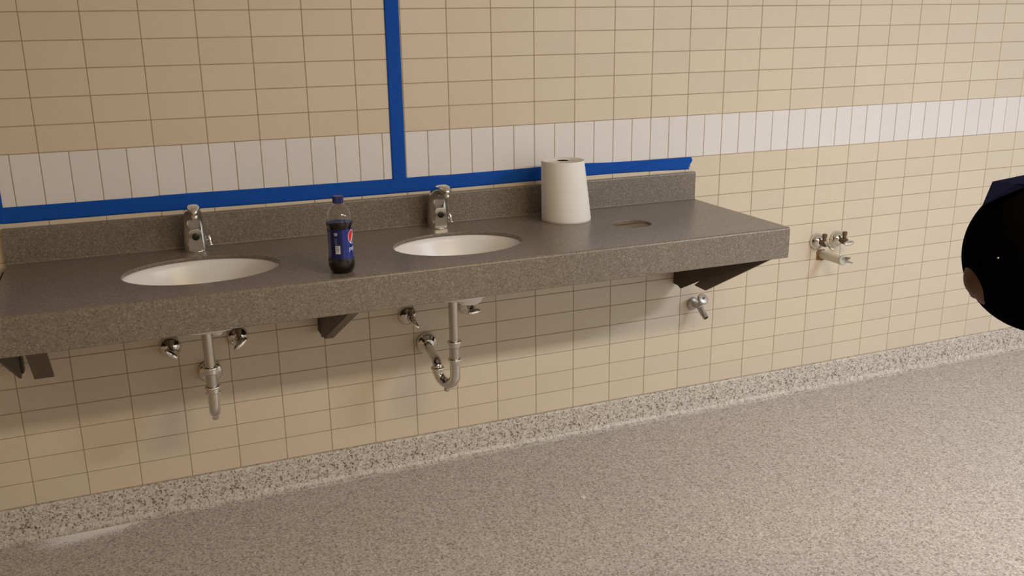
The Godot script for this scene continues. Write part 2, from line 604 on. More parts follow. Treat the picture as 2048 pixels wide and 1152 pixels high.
# ---------------------------------------------------------------- plumbing
func faucet(at: Vector3, label: String):
	var t := thing("sensor_faucet", at, label, "faucet", "chrome sensor faucets")
	# the body: rounded-square sections that lean forward into the spout
	var path := [Vector2(0, 0), Vector2(0, 0.004), Vector2(0.0, 0.03), Vector2(0.001, 0.06), Vector2(0.003, 0.085), Vector2(0.008, 0.102), Vector2(0.018, 0.116), Vector2(0.034, 0.127), Vector2(0.052, 0.134), Vector2(0.072, 0.1375), Vector2(0.09, 0.137), Vector2(0.103, 0.133), Vector2(0.111, 0.128)]
	var halfw := [0.0325, 0.0335, 0.0325, 0.031, 0.0295, 0.028, 0.026, 0.0235, 0.021, 0.019, 0.0175, 0.0105, 0.006]
	var halfd := [0.031, 0.032, 0.0305, 0.0285, 0.027, 0.025, 0.022, 0.018, 0.015, 0.0135, 0.0125, 0.011, 0.005]
	var st := st_new()
	var segs := 40
	var rings := []
	for i in path.size():
		var p: Vector2 = path[i]
		var d: Vector2 = (path[mini(i + 1, path.size() - 1)] - path[maxi(i - 1, 0)]).normalized()
		var nrm := Vector2(d.y, -d.x)          # forward side of the section
		var ring := []
		for k in segs:
			var a := TAU * k / segs
			var ca := cos(a)
			var sa := sin(a)
			var e := 0.62
			var x: float = signf(ca) * pow(absf(ca), e) * halfw[i]
			var w: float = signf(sa) * pow(absf(sa), e if sa > 0 else 0.9) * halfd[i]
			ring.append(Vector3(x, p.y + nrm.y * w, p.x + nrm.x * w))
		rings.append(ring)
	for i in rings.size() - 1:
		for k in segs:
			var k1 := (k + 1) % segs
			quad(st, rings[i][k1], rings[i][k], rings[i + 1][k], rings[i + 1][k1])
	var tip := Vector3.ZERO
	for v in rings[-1]: tip += v / segs
	for k in segs:
		tri(st, rings[-1][(k + 1) % segs], rings[-1][k], tip)
	part("body", done(st), M.chrome, t)
	part("base_ring", done(lathe([Vector2(0, 0.0), Vector2(1.0, 0.0), Vector2(1.0, 0.003), Vector2(0.9, 0.004)], 40, null, Transform3D.IDENTITY, 0.0355, 0.0345)), M.chrome, t)
	# flat lower front plate with the sensor eye
	var ps := st_new(false)
	var poly := [Vector2(-0.0215, 0.006), Vector2(0.0215, 0.006), Vector2(0.0175, 0.062), Vector2(0.012, 0.068), Vector2(-0.012, 0.068), Vector2(-0.0175, 0.062)]
	var zs := func(y: float) -> float: return lerpf(0.0333, 0.0315, y / 0.07)
	for i in poly.size():
		var a: Vector2 = poly[i]
		var b: Vector2 = poly[(i + 1) % poly.size()]
		tri(ps, Vector3(0, 0.035, zs.call(0.035)), Vector3(a.x, a.y, zs.call(a.y)), Vector3(b.x, b.y, zs.call(b.y)))
		quad(ps, Vector3(a.x * 1.06, a.y, 0.024), Vector3(b.x * 1.06, b.y, 0.024), Vector3(b.x, b.y, zs.call(b.y)), Vector3(a.x, a.y, zs.call(a.y)))
	var fp := part("front_plate", done(ps), M.chrome, t)
	part("sensor_eye", done(lathe([Vector2(0.0107, 0), Vector2(0.0107, 0.0016), Vector2(0.0095, 0.0022), Vector2(0.006, 0.0028), Vector2(0, 0.003)], 28, null, y_to(Vector3(0, 0.03, 1), Vector3(0.001, 0.047, 0.0313)))), M.black, fp)
	part("outlet_nozzle", done(lathe([Vector2(0, -0.012), Vector2(0.0095, -0.012), Vector2(0.0102, -0.009), Vector2(0.0102, 0.008)], 24, null, y_to(Vector3(0, 1, -0.25), Vector3(0, 0.124, 0.098)))), M.chrome, t)
	# small mixing lever on the right-hand side
	var lv := part("mixing_lever", done(tube([Vector3(0.03, 0.028, 0.004), Vector3(0.037, 0.028, 0.004), Vector3(0.042, 0.029, 0.006)], [0.0045], 14)), M.chrome, t)
	part("lever_arm", done(tube([Vector3(0.0405, 0.043, 0.003), Vector3(0.042, 0.036, 0.005), Vector3(0.0425, 0.026, 0.008), Vector3(0.043, 0.018, 0.011)], [0.0022, 0.0042, 0.003, 0.0028], 14)), M.chrome, lv)
	var sp := SphereMesh.new()
	sp.radius = 0.0052
	sp.height = 0.0104
	part("lever_knob", sp, M.chrome, lv, Vector3(0.0435, 0.015, 0.0125))

func drain(top: Vector3, swing: Vector3, wall_at: Vector3, lift: float, label: String):
	# tailpiece, slip nuts, J-bend swung towards its outlet, wall arm and flange of one basin drain
	var t := thing("drain_trap", wall_at, label, "drain pipe", "chrome drain traps")
	var o := wall_at
	var r := 0.0158
	var ub := swing.length() * 0.5        # bend radius
	var er := 0.027
	var yb := wall_at.y - er + lift              # height of the bend's axis
	var dir := swing.normalized()
	var a := Vector3(top.x, 0, top.z)
	var W := func(s: float, y: float) -> Vector3: return a + dir * s + Vector3(0, y, 0) - o
	part("tailpiece", done(tube([W.call(0, top.y), W.call(0, yb + 0.10)], [r - 0.001], 28)), M.brushed, t)
	part("tailpiece_flange", done(lathe([Vector2(0, -0.012), Vector2(r + 0.002, -0.012), Vector2(r + 0.004, -0.009), Vector2(r + 0.004, 0.0), Vector2(0, 0.0)], 28, null, Transform3D(Basis.IDENTITY, W.call(0, top.y)))), M.brushed, t)
	part("extension_tube", done(tube([W.call(0, yb + 0.115), W.call(0, yb + 0.03)], [r + 0.0006], 28)), M.brushed, t)
	var nut := func(p: Vector3):
		var st := lathe([Vector2(0, -0.011), Vector2(r + 0.001, -0.011), Vector2(r + 0.0025, -0.009), Vector2(r + 0.003, 0.003), Vector2(r + 0.0062, 0.004), Vector2(r + 0.0068, 0.007), Vector2(r + 0.0062, 0.010), Vector2(r + 0.002, 0.011), Vector2(0, 0.011)], 14, st_new(false), Transform3D(Basis.IDENTITY, p))
		part("slip_nut", done(st), M.chrome, t)
	nut.call(W.call(0, yb + 0.105))
	nut.call(W.call(0, yb + 0.046))
	# the U
	var pts := [W.call(0, yb + 0.046)]
	for k in 17:
		var b := PI * k / 16.0
		pts.append(W.call(ub - ub * cos(b), yb - ub * sin(b)))
	pts.append(W.call(ub * 2, yb + 0.004))
	part("j_bend", done(tube(pts, [r + 0.0012], 28)), M.chrome, t)
	nut.call(W.call(ub * 2, yb))
	part("cleanout_plug", done(lathe([Vector2(0, -0.010), Vector2(0.0085, -0.010), Vector2(0.0095, -0.008), Vector2(0.0095, 0.004), Vector2(0, 0.004)], 6, st_new(false), Transform3D(Basis.IDENTITY, W.call(ub, yb - ub - r - 0.001)))), M.brushed, t)
	# elbow and arm to the wall
	var leg: Vector3 = W.call(ub * 2, yb)
	var flat := Vector3(-leg.x, 0, -leg.z)
	var fd := flat.normalized()
	var q := [leg]
	for k in range(1, 11):
		var b := PI * 0.5 * k / 10.0
		q.append(leg + fd * er * (1 - cos(b)) + Vector3(0, er * sin(b), 0))
	q.append(Vector3(0, 0, 0.002))
	part("wall_arm", done(tube(q, [r - 0.0008], 28)), M.chrome, t)
	part("wall_flange", done(lathe([Vector2(0.0, 0.0), Vector2(0.036, 0.0), Vector2(0.0365, 0.014), Vector2(0.035, 0.020), Vector2(0.030, 0.025), Vector2(0.022, 0.0285), Vector2(0.0195, 0.033), Vector2(0.0165, 0.034), Vector2(0, 0.034)], 36, null, y_to(Vector3(0, 0, 1)))), M.chrome, t)

func stop_valve(at: Vector3, turn: float, lean: Vector2, label: String, ball := false):
	# angle stop on the wall: flange, body, upward outlet and an oval handle in front
	var t := thing("shutoff_valve", at, label, "valve", "angle stop valves on the wall")
	var fr := 0.0335
	var fl := [Vector2(0, 0), Vector2(fr, 0), Vector2(fr, 0.003), Vector2(fr * 0.95, 0.008), Vector2(fr * 0.78, 0.015), Vector2(fr * 0.5, 0.021), Vector2(0.012, 0.024), Vector2(0, 0.024)]
	if ball: fl = [Vector2(0, 0), Vector2(fr, 0), Vector2(fr * 1.0, 0.006), Vector2(fr * 0.93, 0.014), Vector2(fr * 0.76, 0.022), Vector2(fr * 0.5, 0.028), Vector2(0.012, 0.031), Vector2(0, 0.031)]
	part("wall_flange", done(lathe(fl, 32, null, y_to(Vector3(0, 0, 1)))), M.chrome, t)
	var tipz := 0.072
	part("body", done(lathe([Vector2(0, 0.018), Vector2(0.0085, 0.018), Vector2(0.0085, 0.034), Vector2(0.0125, 0.036), Vector2(0.0135, 0.044), Vector2(0.0135, 0.056), Vector2(0.011, 0.062), Vector2(0.0065, 0.066), Vector2(0.005, tipz), Vector2(0, tipz)], 20, null, y_to(Vector3(0, 0, 1)))), M.brass if ball else M.chrome, t)
	var out := part("outlet", done(lathe([Vector2(0, 0), Vector2(0.0075, 0), Vector2(0.0075, 0.018), Vector2(0.0098, 0.0185), Vector2(0.0098, 0.032), Vector2(0.007, 0.033), Vector2(0, 0.033)], 8, st_new(false), Transform3D(Basis.IDENTITY, Vector3(0, 0.006, 0.048)))), M.brass, t)
	out.set_meta("label", "dull brown threaded outlet")
	# oval handle
	var bas := Basis(Vector3(0, 0, 1), turn) * Basis(Vector3(1, 0, 0), lean.x) * Basis(Vector3(0, 1, 0), lean.y)
	var xf := Transform3D(bas * Basis(Vector3(1, 0, 0), PI / 2), Vector3(0, -0.003, tipz + 0.004))
	var h := part("handle", done(lathe([Vector2(0, -0.005), Vector2(0.6, -0.005), Vector2(0.92, -0.0035), Vector2(1.0, 0.0), Vector2(0.92, 0.0035), Vector2(0.6, 0.0058), Vector2(0, 0.0065)], 28, null, xf, 0.0275, 0.0105)), M.chrome, t)
	part("handle_screw", done(lathe([Vector2(0.0036, 0.005), Vector2(0.0036, 0.0078), Vector2(0, 0.0082)], 12, null, xf)), M.brushed, h)

func dusty_valve(at: Vector3):
	var t := thing("dusty_valve", at, "small dust-covered chrome stop valve low on wall under bracket", "valve")
	part("wall_flange", done(lathe([Vector2(0, 0), Vector2(0.026, 0), Vector2(0.026, 0.004), Vector2(0.021, 0.010), Vector2(0.013, 0.014), Vector2(0, 0.014)], 28, null, y_to(Vector3(0, 0, 1)))), M.dusty, t)
	part("body", done(tube([Vector3(0, 0, 0.008), Vector3(0, 0, 0.03), Vector3(0.0, 0.0, 0.062)], [0.0125, 0.0105, 0.0105], 20)), M.dusty, t)
	var neck := part("bonnet", done(tube([Vector3(0, 0.0, 0.045), Vector3(0.001, 0.018, 0.054), Vector3(0.002, 0.031, 0.060)], [0.0105, 0.009, 0.007], 16)), M.dusty, t)
	neck.set_meta("label", "short upright neck carrying the handle")
	var dir := Vector3(0.05, 0.62, 0.78)
	var h := part("handle", done(lathe([Vector2(0, -0.004), Vector2(0.018, -0.004), Vector2(0.0225, -0.001), Vector2(0.0225, 0.004), Vector2(0.018, 0.007), Vector2(0.008, 0.0085), Vector2(0, 0.0088)], 28, null, y_to(dir, Vector3(0.002, 0.034, 0.064)))), M.dusty, t)
	part("handle_screw", done(lathe([Vector2(0.0045, 0.006), Vector2(0.0045, 0.0135), Vector2(0, 0.0135)], 6, st_new(false), y_to(dir, Vector3(0.002, 0.034, 0.064)))), M.brass, h)
	var o := part("outlet", done(tube([Vector3(0, 0.0, 0.05), Vector3(0.001, -0.014, 0.066), Vector3(0.002, -0.023, 0.077)], [0.0118, 0.0118, 0.0118], 20)), M.dusty, t)
	var od := Vector3(0.03, -0.62, 0.78)
	part("outlet_nut", done(lathe([Vector2(0, -0.01), Vector2(0.0105, -0.01), Vector2(0.0105, 0.004), Vector2(0.0115, 0.005), Vector2(0.0115, 0.015), Vector2(0.0085, 0.015), Vector2(0.0085, 0.004), Vector2(0, 0.004)], 8, st_new(false), y_to(od, Vector3(0.002, -0.024, 0.079)))), M.brushed, o)

func pipe_stub(at: Vector3):
	var t := thing("pipe_stub", at, "capped cream plastic pipe stub sticking out of tiled wall below valves", "pipe")
	var r := 0.0175
	var p := part("pipe", done(tube([Vector3(0, 0, -0.001), Vector3(0, 0, 0.06), Vector3(0.0, 0.001, 0.118)], [r], 24)), M.pvc, t)
	part("rim", done(lathe([Vector2(0, 0.0), Vector2(r + 0.0012, 0.0), Vector2(r + 0.0012, 0.008), Vector2(r - 0.003, 0.010), Vector2(0, 0.007)], 24, null, y_to(Vector3(0, 0, 1), Vector3(0, 0.001, 0.116)))), M.film, p)
	# ragged bit of film tied over the end
	var st := st_new(false)
	rng.seed = 9
	for k in 7:
		var a := -0.4 + k * 0.45
		var b := Vector3(cos(a) * 0.012, 0.004 + sin(a) * 0.012, 0.126)
		var e := b + Vector3(rng.randf_range(-0.004, 0.012), rng.randf_range(-0.004, 0.008), rng.randf_range(0.008, 0.03))
		var w := Vector3(-sin(a), cos(a), 0) * 0.006
		var th := Vector3(cos(a), sin(a), 0) * 0.0012
		for s in [1.0, -1.0]:
			quad(st, b - w + th * s, b + w + th * s, e + w * 0.4 + th * s, e - w * 0.4 + th * s)
	var f := part("film_end", done(st), M.film, t)
	f.set_meta("label", "crumpled greenish film on the pipe end")
	# broken-out tile around the pipe, packed with brown filler
	var bs := st_new(false)
	var ring := []
	for k in 14:
		var a := TAU * k / 14
		var q := 1.0 / maxf(absf(cos(a)) / 0.026, absf(sin(a)) / 0.025) * rng.randf_range(0.85, 1.0)
		ring.append(Vector3(cos(a) * q - 0.006, sin(a) * q - 0.001, 0))
	for k in 14:
		var A: Vector3 = ring[k]
		var B: Vector3 = ring[(k + 1) % 14]
		var zf := Vector3(0, 0, 0.0022)
		tri(bs, Vector3(-0.006, 0, 0.004), A * 0.9 + zf, B * 0.9 + zf)
		quad(bs, A, B, B * 0.9 + zf, A * 0.9 + zf)
	var fl := part("filler", done(bs), M.rust, t)
	fl.set_meta("label", "rough brown filler round the pipe")

# ---------------------------------------------------------------- brackets
func bracket(x: float, w: float, bx: float, bw: float, plate: Array, on_edge: bool, label: String, clip: bool):
	# x left face, w thickness; bx offset of the sloping plate, bw its width
	var t := thing("support_bracket", Vector3(x, 0.54, 0), label, "bracket", "dark steel brackets under the counter")
	var yo := 0.54
	var yt := TOP - 0.016 - yo
	part("wall_leg", cbox(Vector3(w, TOP - 0.02 - 0.542, 0.034), 0.003, Vector3(w * 0.5, (TOP - 0.018 + 0.542) * 0.5 - yo, 0.0175)), M.steel, t)
	var yb := 0.536 - yo
	part("gusset", done(extrude_x([Vector2(0.03, yb + 0.008), Vector2(0.05, yb), Vector2(0.52, 0.770 - yo), Vector2(0.52, yt), Vector2(0.03, yt)], 0.002, 0.008)), M.steel, t)
	part("top_arm", cbox(Vector3(w, 0.03, 0.50), 0.003, Vector3(w * 0.5, yt - 0.015, 0.282)), M.steel, t)
	# sloping plate: a face towards the room, or a bar on edge beside the gusset
	var st := st_new(false)
	if on_edge:
		var poly := []
		for p in plate: poly.append(Vector2(p.x, p.y - yo))
		extrude_x(poly, bx, bx + bw, st)
	else:
		var p0 := Vector3(bx, plate[0].y - yo, plate[0].x)
		var e0 := Vector3(bx, plate[1].y - yo, plate[1].x)
		var d := (e0 - p0).normalized()
		var th := Vector3(0, -d.z, d.y) * 0.007
		var across := Vector3(bw, 0, 0)
		quad(st, p0 + th, p0 + across + th, e0 + across + th, e0 + th)
		quad(st, p0 + across, p0, e0, e0 + across)
		quad(st, p0, p0 + across, p0 + across + th, p0 + th)
		quad(st, p0 + across, e0 + across, e0 + across + th, p0 + across + th)
		quad(st, e0, p0, p0 + th, e0 + th)
		quad(st, e0 + across, e0, e0 + th, e0 + across + th)
	var sp := part("sloping_plate", done(st), M.steel_plate, t)
	sp.set_meta("label", "brownish sloping steel plate")
	if clip:
		var c := part("clip", cbox(Vector3(0.014, 0.026, 0.012), 0.003, Vector3(-0.006, 0.735 - yo, 0.30)), M.metal_white, t)
		c.set_meta("label", "small pale clip at the counter edge")

# ---------------------------------------------------------------- tape
func tape_strip(pts: Array, half: Array, label: String, z := 0.0004, torn := false):
	# flat strip along pts in the wall plane; crinkles a little
	var t := thing("tape_strip", Vector3(pts[0].x, pts[0].y, z), label, "tape", "strips of blue masking tape")
	var st := st_new(true)
	var nz := FastNoiseLite.new()
	nz.seed = 6
	nz.frequency = 9.0
	var n := pts.size()
	var cross := 8
	var rows := []
	var o := Vector3(pts[0].x, pts[0].y, z)
	for i in n:
		var d: Vector2 = (pts[mini(i + 1, n - 1)] - pts[maxi(i - 1, 0)]).normalized()
		var nn := Vector2(-d.y, d.x)
		var row := []
		for k in cross + 1:
			var s := lerpf(-1.0, 1.0, float(k) / cross)
			var p: Vector2 = pts[i] + nn * s * half[mini(i, half.size() - 1)]
			if torn and i == n - 1: p += d * [0.0, -0.002, 0.0025, 0.0015, 0.006, 0.010, 0.012, 0.009, 0.007][k]
			row.append(Vector3(p.x, p.y, z + 0.0007 + 0.0005 * nz.get_noise_2d(p.x * 3.0, p.y * 9.0)) - o)
		rows.append(row)
	for i in n - 1:
		for k in cross:
			quad(st, rows[i][k], rows[i + 1][k], rows[i + 1][k + 1], rows[i][k + 1])
	var back := Vector3(0, 0, -0.0005)
	for i in n - 1:
		quad(st, rows[i][0] + back, rows[i + 1][0] + back, rows[i + 1][0], rows[i][0])
		quad(st, rows[i][cross], rows[i + 1][cross], rows[i + 1][cross] + back, rows[i][cross] + back)
	for k in cross:
		quad(st, rows[n - 1][k] + back, rows[n - 1][k + 1] + back, rows[n - 1][k + 1], rows[n - 1][k])
	part("strip", done(st), M.tape, t)
	return t

func build_tape():
	var pts := []
	var hw := []
	var yc := func(x: float) -> float:
		return BAND_TOP - 0.1695 - 0.0035 * sin(clampf((x - 0.4) / 1.2, 0, 1) * PI)
	for i in 70:
		var x := lerpf(-0.116, 1.60, i / 69.0)
		pts.append(Vector2(x, yc.call(x)))
		hw.append(0.0232 + (0.0012 if x > 0.3 and x < 1.2 else 0.0))
	tape_strip(pts, hw, "long blue masking tape strip running along wall above backsplash", 0.0004)
	# a second length, from behind the roll to the torn end, with a fold in it
	pts = []
	hw = []
	for i in 60:
		var x := lerpf(1.56, 2.150, i / 59.0)
		var f := clampf((x - 1.72) / 0.3, 0, 1)
		pts.append(Vector2(x, BAND_TOP - 0.1700 - 0.002 * sin(f * PI) - 0.0065 * smoothstep(1.8, 2.15, x) + 0.002))
		hw.append(0.0205 + 0.0018 * (1.0 - smoothstep(1.72, 1.83, x)) + 0.002 * smoothstep(1.95, 2.15, x))
	var t2 = tape_strip(pts, hw, "blue masking tape strip with torn wavy end beside paper roll", 0.0012, true)
	# the fold: a narrow doubled ridge running diagonally along the strip
	var a := Vector3(1.735, BAND_TOP - 0.1885, 0.0022)
	var b := Vector3(2.02, BAND_TOP - 0.1575, 0.0022)
	var st := st_new(true)
	var o: Vector3 = t2.position
	var seg := 26
	for i in seg:
		var u0 := float(i) / seg
		var u1 := float(i + 1) / seg
		var P := func(u: float, s: float) -> Vector3:
			var c := a.lerp(b, u) + Vector3(0, 0.003 * sin(u * 9.0), 0)
			var hh := 0.0030 * sin(PI * clampf(u, 0.03, 0.97))
			return c + Vector3(0, s * hh, 0.0010 * (1.0 - s * s)) - o
		for k in 6:
			var s0 := -1.0 + k / 3.0
			var s1 := -1.0 + (k + 1) / 3.0
			quad(st, P.call(u0, s0), P.call(u1, s0), P.call(u1, s1), P.call(u0, s1))
	part("fold", done(st), M.tape, t2)
	var v := []
	for i in 60:
		var y := lerpf(BAND_TOP - 0.150, CEIL - 0.3, i / 59.0)
		v.append(Vector2(1.0415 - 0.0015 * (y - 1.0), y))
	tape_strip(v, [0.0232], "upright blue masking tape strip between the two faucets", 0.0014)
	v = []
	for i in 60:
		var y := lerpf(BAND_TOP - 0.192, CEIL - 0.3, i / 59.0)
		v.append(Vector2(-0.1335, y))
	tape_strip(v, [0.0232], "upright blue masking tape strip at counter's far end from the roll", 0.0014)

# ---------------------------------------------------------------- things on the counter
func label_texture() -> ImageTexture:
	# flat print of the bottle label: u runs round the bottle, 0.5 faces the room
	var w := 1440
	var h := 400
	var img := Image.create(w, h, false, Image.FORMAT_RGB8)
	var deep := Color(0.012, 0.05, 0.33)
	var blue := Color(0.05, 0.15, 0.50)
	img.fill(deep)
	var X := func(deg: float) -> int: return int((deg + 180.0) / 360.0 * w)
	img.fill_rect(Rect2i(X.call(10), 0, X.call(130) - X.call(10), h), blue)
	rng.seed = 21
	var pale := Color(0.50, 0.56, 0.70)
	# facts panel of fine lines
	img.fill_rect(Rect2i(X.call(-92), 30, X.call(-50) - X.call(-92), 330), Color(0.13, 0.19, 0.42))
	for i in 26:
		var y := 38 + i * 12
		img.fill_rect(Rect2i(X.call(-90), y, int((X.call(-52) - X.call(-90)) * rng.randf_range(0.6, 1.0)), 5), pale * 0.75)
	# small print above the bar code
	for i in 5:
		img.fill_rect(Rect2i(X.call(-30) + i * 3, 42 + i * 8, 70 - i * 4, 5), Color(0.75, 0.79, 0.86))
	for i in 7:
		img.fill_rect(Rect2i(X.call(-28) + (i % 3) * 5, 120 + i * 12, 60 - (i % 3) * 14, 6), pale * 0.8)
	# bar code panel
	img.fill_rect(Rect2i(X.call(-26), 214, 92, 112), Color(0.80, 0.83, 0.86))
	for i in 22:
		img.fill_rect(Rect2i(X.call(-26) + 8, 222 + i * 4, 62, 1 + rng.randi() % 2), Color(0.25, 0.28, 0.34))
	# round emblem: white ring, red above, white wave, blue below
	var cx: int = X.call(62)
	var cy := 112
	var rad := 96.0
	for y in range(cy - 110, cy + 110):
		for x in range(cx - 110, cx + 110):
			if x < 0 or y < 0 or x >= w or y >= h: continue
			var d := Vector2(x - cx, y - cy)
			var l := d.length()
			if l > rad: continue
			var c := Color(0.90, 0.92, 0.95)
			if l < rad * 0.92:
				var s := d.x / rad
				var mid := 34.0 - 52.0 * s - 26.0 * sin(s * 2.4)
				var half := 14.0 + 16.0 * (s + 1.0) * 0.5
				if d.y < mid - half: c = Color(0.83, 0.11, 0.09)
				elif d.y > mid + half * 0.9: c = Color(0.05, 0.13, 0.50)
			img.set_pixel(x, y, c)
	# lower-case word below the emblem
	var ink := Color(0.80, 0.84, 0.92)
	var ring := func(px: float, py: float, r: float, t: float, from: float, to: float):
		for y in range(int(py - r - 2), int(py + r + 3)):
			for x in range(int(px - r - 2), int(px + r + 3)):
				if x < 0 or y < 0 or x >= w or y >= h: continue
				var d := Vector2(x - px, y - py)
				var a := rad_to_deg(fposmod(d.angle(), TAU))
				if absf(d.length() - r + t * 0.5) < t * 0.5 and a >= from and a <= to:
					img.set_pixel(x, y, ink)
	var bx := float(X.call(42))
	var by := 274.0
	for k in [0, 2]:
		var ox: float = bx + k * 46.0
		img.fill_rect(Rect2i(int(ox), int(by - 20), 9, 62), ink)
		ring.call(ox + 20.0, by, 21.0, 9.0, 0.0, 360.0)
	ring.call(bx + 66.0, by, 21.0, 9.0, 40.0, 360.0)
	img.fill_rect(Rect2i(int(bx + 46), int(by - 4), 40, 8), ink)
	ring.call(bx + 152.0, by - 10.0, 12.0, 8.0, 90.0, 330.0)
	ring.call(bx + 152.0, by + 9.0, 12.0, 8.0, 0.0, 100.0)
	ring.call(bx + 152.0, by + 9.0, 12.0, 8.0, 260.0, 360.0)
	img.fill_rect(Rect2i(int(bx + 176), int(by - 20), 9, 40), ink)
	img.fill_rect(Rect2i(int(bx + 176), int(by - 34), 9, 9), ink)
	img.generate_mipmaps()
	return ImageTexture.create_from_image(img)

func bottle(at: Vector3):
	var t := thing("soda_bottle", at, "plastic soda bottle of dark cola with blue label and cap", "bottle")
	var to_cam := (cam_pos - at) * Vector3(1, 0, 1)
	t.rotation.y = atan2(to_cam.x, to_cam.z)      # the label's bar code side faces the room
	var prof := [Vector2(0.0, 0.006), Vector2(0.018, 0.003), Vector2(0.024, 0.0), Vector2(0.0285, 0.002), Vector2(0.033, 0.010), Vector2(0.0358, 0.020), Vector2(0.0365, 0.030), Vector2(0.0358, 0.038), Vector2(0.0335, 0.043), Vector2(0.0325, 0.048),
		Vector2(0.0325, 0.110), Vector2(0.0328, 0.120), Vector2(0.0345, 0.127), Vector2(0.0362, 0.132), Vector2(0.0365, 0.138), Vector2(0.0355, 0.146), Vector2(0.0335, 0.156), Vector2(0.0300, 0.166), Vector2(0.0250, 0.175), Vector2(0.0190, 0.182), Vector2(0.0140, 0.1865), Vector2(0.0118, 0.189), Vector2(0.0115, 0.196)]
	part("shell", done(lathe(prof, 64)), M.clear, t)
	var lq := []
	var level := 0.1365
	for p in prof:
		if p.y > level: break
		lq.append(Vector2(maxf(p.x - 0.0006, 0.0), p.y + 0.0006))
	lq.append(Vector2(0.0358, level))
	lq.append(Vector2(0.0, level))
	part("cola", done(lathe(lq, 64)), M.cola, t)
	# label sleeve
	var st := st_new(true)
	var segs := 72
	for k in segs:
		for j in 6:
			var y0 := lerpf(0.042, 0.122, j / 6.0)
			var y1 := lerpf(0.042, 0.122, (j + 1) / 6.0)
			var P := func(kk: int, y: float) -> Array:
				var u := float(kk) / segs
				var a := (u - 0.5) * TAU
				var r := 0.0331 + 0.0012 * smoothstep(0.05, 0.042, y) + 0.0008 * smoothstep(0.115, 0.122, y)
				return [Vector3(sin(a) * r, y, cos(a) * r), Vector2(u, 1.0 - (y - 0.042) / 0.08)]
			var c = [P.call(k, y0), P.call(k + 1, y0), P.call(k + 1, y1), P.call(k, y1)]
			for n in [0, 2, 1, 0, 3, 2]:
				st.set_uv(c[n][1])
				st.add_vertex(c[n][0])
	var lm := mat(Color.WHITE, 0.28)
	lm.albedo_texture = label_texture()
	part("label", done(st), lm, t).set_meta("label", "blue printed label with red white emblem")
	# cap with ribs
	var cs := st_new(false)
	var ribs := 60
	for k in ribs:
		var a0 := TAU * k / ribs
		var a1 := TAU * (k + 0.5) / ribs
		var a2 := TAU * (k + 1) / ribs
		var V := func(a: float, r: float, y: float) -> Vector3: return Vector3(cos(a) * r, y, sin(a) * r)
		for s in [[a0, a1, 0.0146, 0.0141], [a1, a2, 0.0141, 0.0146]]:
			quad(cs, V.call(s[1], s[3], 0.1895), V.call(s[0], s[2], 0.1895), V.call(s[0], s[2], 0.206), V.call(s[1], s[3], 0.206))
			quad(cs, V.call(s[1], s[3], 0.206), V.call(s[0], s[2], 0.206), V.call(s[0], 0.0132, 0.208), V.call(s[1], 0.0132, 0.208))
			tri(cs, V.call(s[1], 0.0132, 0.208), V.call(s[0], 0.0132, 0.208), Vector3(0, 0.208, 0))
	part("cap", done(cs), M.cap_blue, t)
	part("neck_ring", done(lathe([Vector2(0.0115, 0.1862), Vector2(0.0150, 0.1868), Vector2(0.0150, 0.1880), Vector2(0.0115, 0.1886)], 40)), M.clear, t)

func paper_roll(at: Vector3, top_shift: Vector3):
	var t := thing("paper_towel_roll", at, "large white paper towel roll standing on counter, pushed into a cone", "paper roll")
	var segs := 72
	var n := 26
	var h := 0.201
	var st := st_new(true)
	var P := func(i: int, k: int) -> Vector3:
		var u := float(i) / n
		var a := TAU * k / segs
		var r := lerpf(0.0835, 0.0715, pow(u, 1.05)) + 0.0004 * sin(i * 2.3)
		if i == 0: r -= 0.0012
		return Vector3(cos(a) * r, h * u, sin(a) * r) + top_shift * u
	for i in n:
		for k in segs:
			quad(st, P.call(i, k + 1), P.call(i, k), P.call(i + 1, k), P.call(i + 1, k + 1))
	# wound layers seen on the top, each a hair higher than the next
	var rows := []
	var layers := 14
	for j in layers + 1:
		var r := lerpf(0.0708, 0.0195, float(j) / layers)
		var y := h + 0.0012 - 0.0012 * float(j) / layers
		rows.append([r, y])
		rows.append([r - 0.0004, y - 0.0005])
	var V := func(r: float, y: float, k: int) -> Vector3:
		var a := TAU * k / segs
		return Vector3(cos(a) * r, y, sin(a) * r) + top_shift
	var full := [[0.0715, h]] + rows
	for j in full.size() - 1:
		for k in segs:
			quad(st, V.call(full[j][0], full[j][1], k + 1), V.call(full[j][0], full[j][1], k), V.call(full[j + 1][0], full[j + 1][1], k), V.call(full[j + 1][0], full[j + 1][1], k + 1))
	for k in segs:
		tri(st, P.call(0, k), P.call(0, k + 1), Vector3.ZERO)
	part("paper", done(st), M.paper, t)
	# cardboard core, a tube open at the top
	var c := [Vector2(0.0185, 0.02), Vector2(0.0190, 0.02), Vector2(0.0190, h - 0.004), Vector2(0.0178, h - 0.004), Vector2(0.0178, 0.03), Vector2(0.0, 0.03)]
	var cst := st_new(true)
	for i in c.size() - 1:
		for k in 36:
			var Q := func(p: Vector2, kk: int) -> Vector3:
				var a := TAU * kk / 36.0
				return Vector3(cos(a) * p.x, p.y, sin(a) * p.x) + top_shift * (p.y / h)
			quad(cst, Q.call(c[i], k + 1), Q.call(c[i], k), Q.call(c[i + 1], k), Q.call(c[i + 1], k + 1))
	part("core", done(cst), M.card, t)

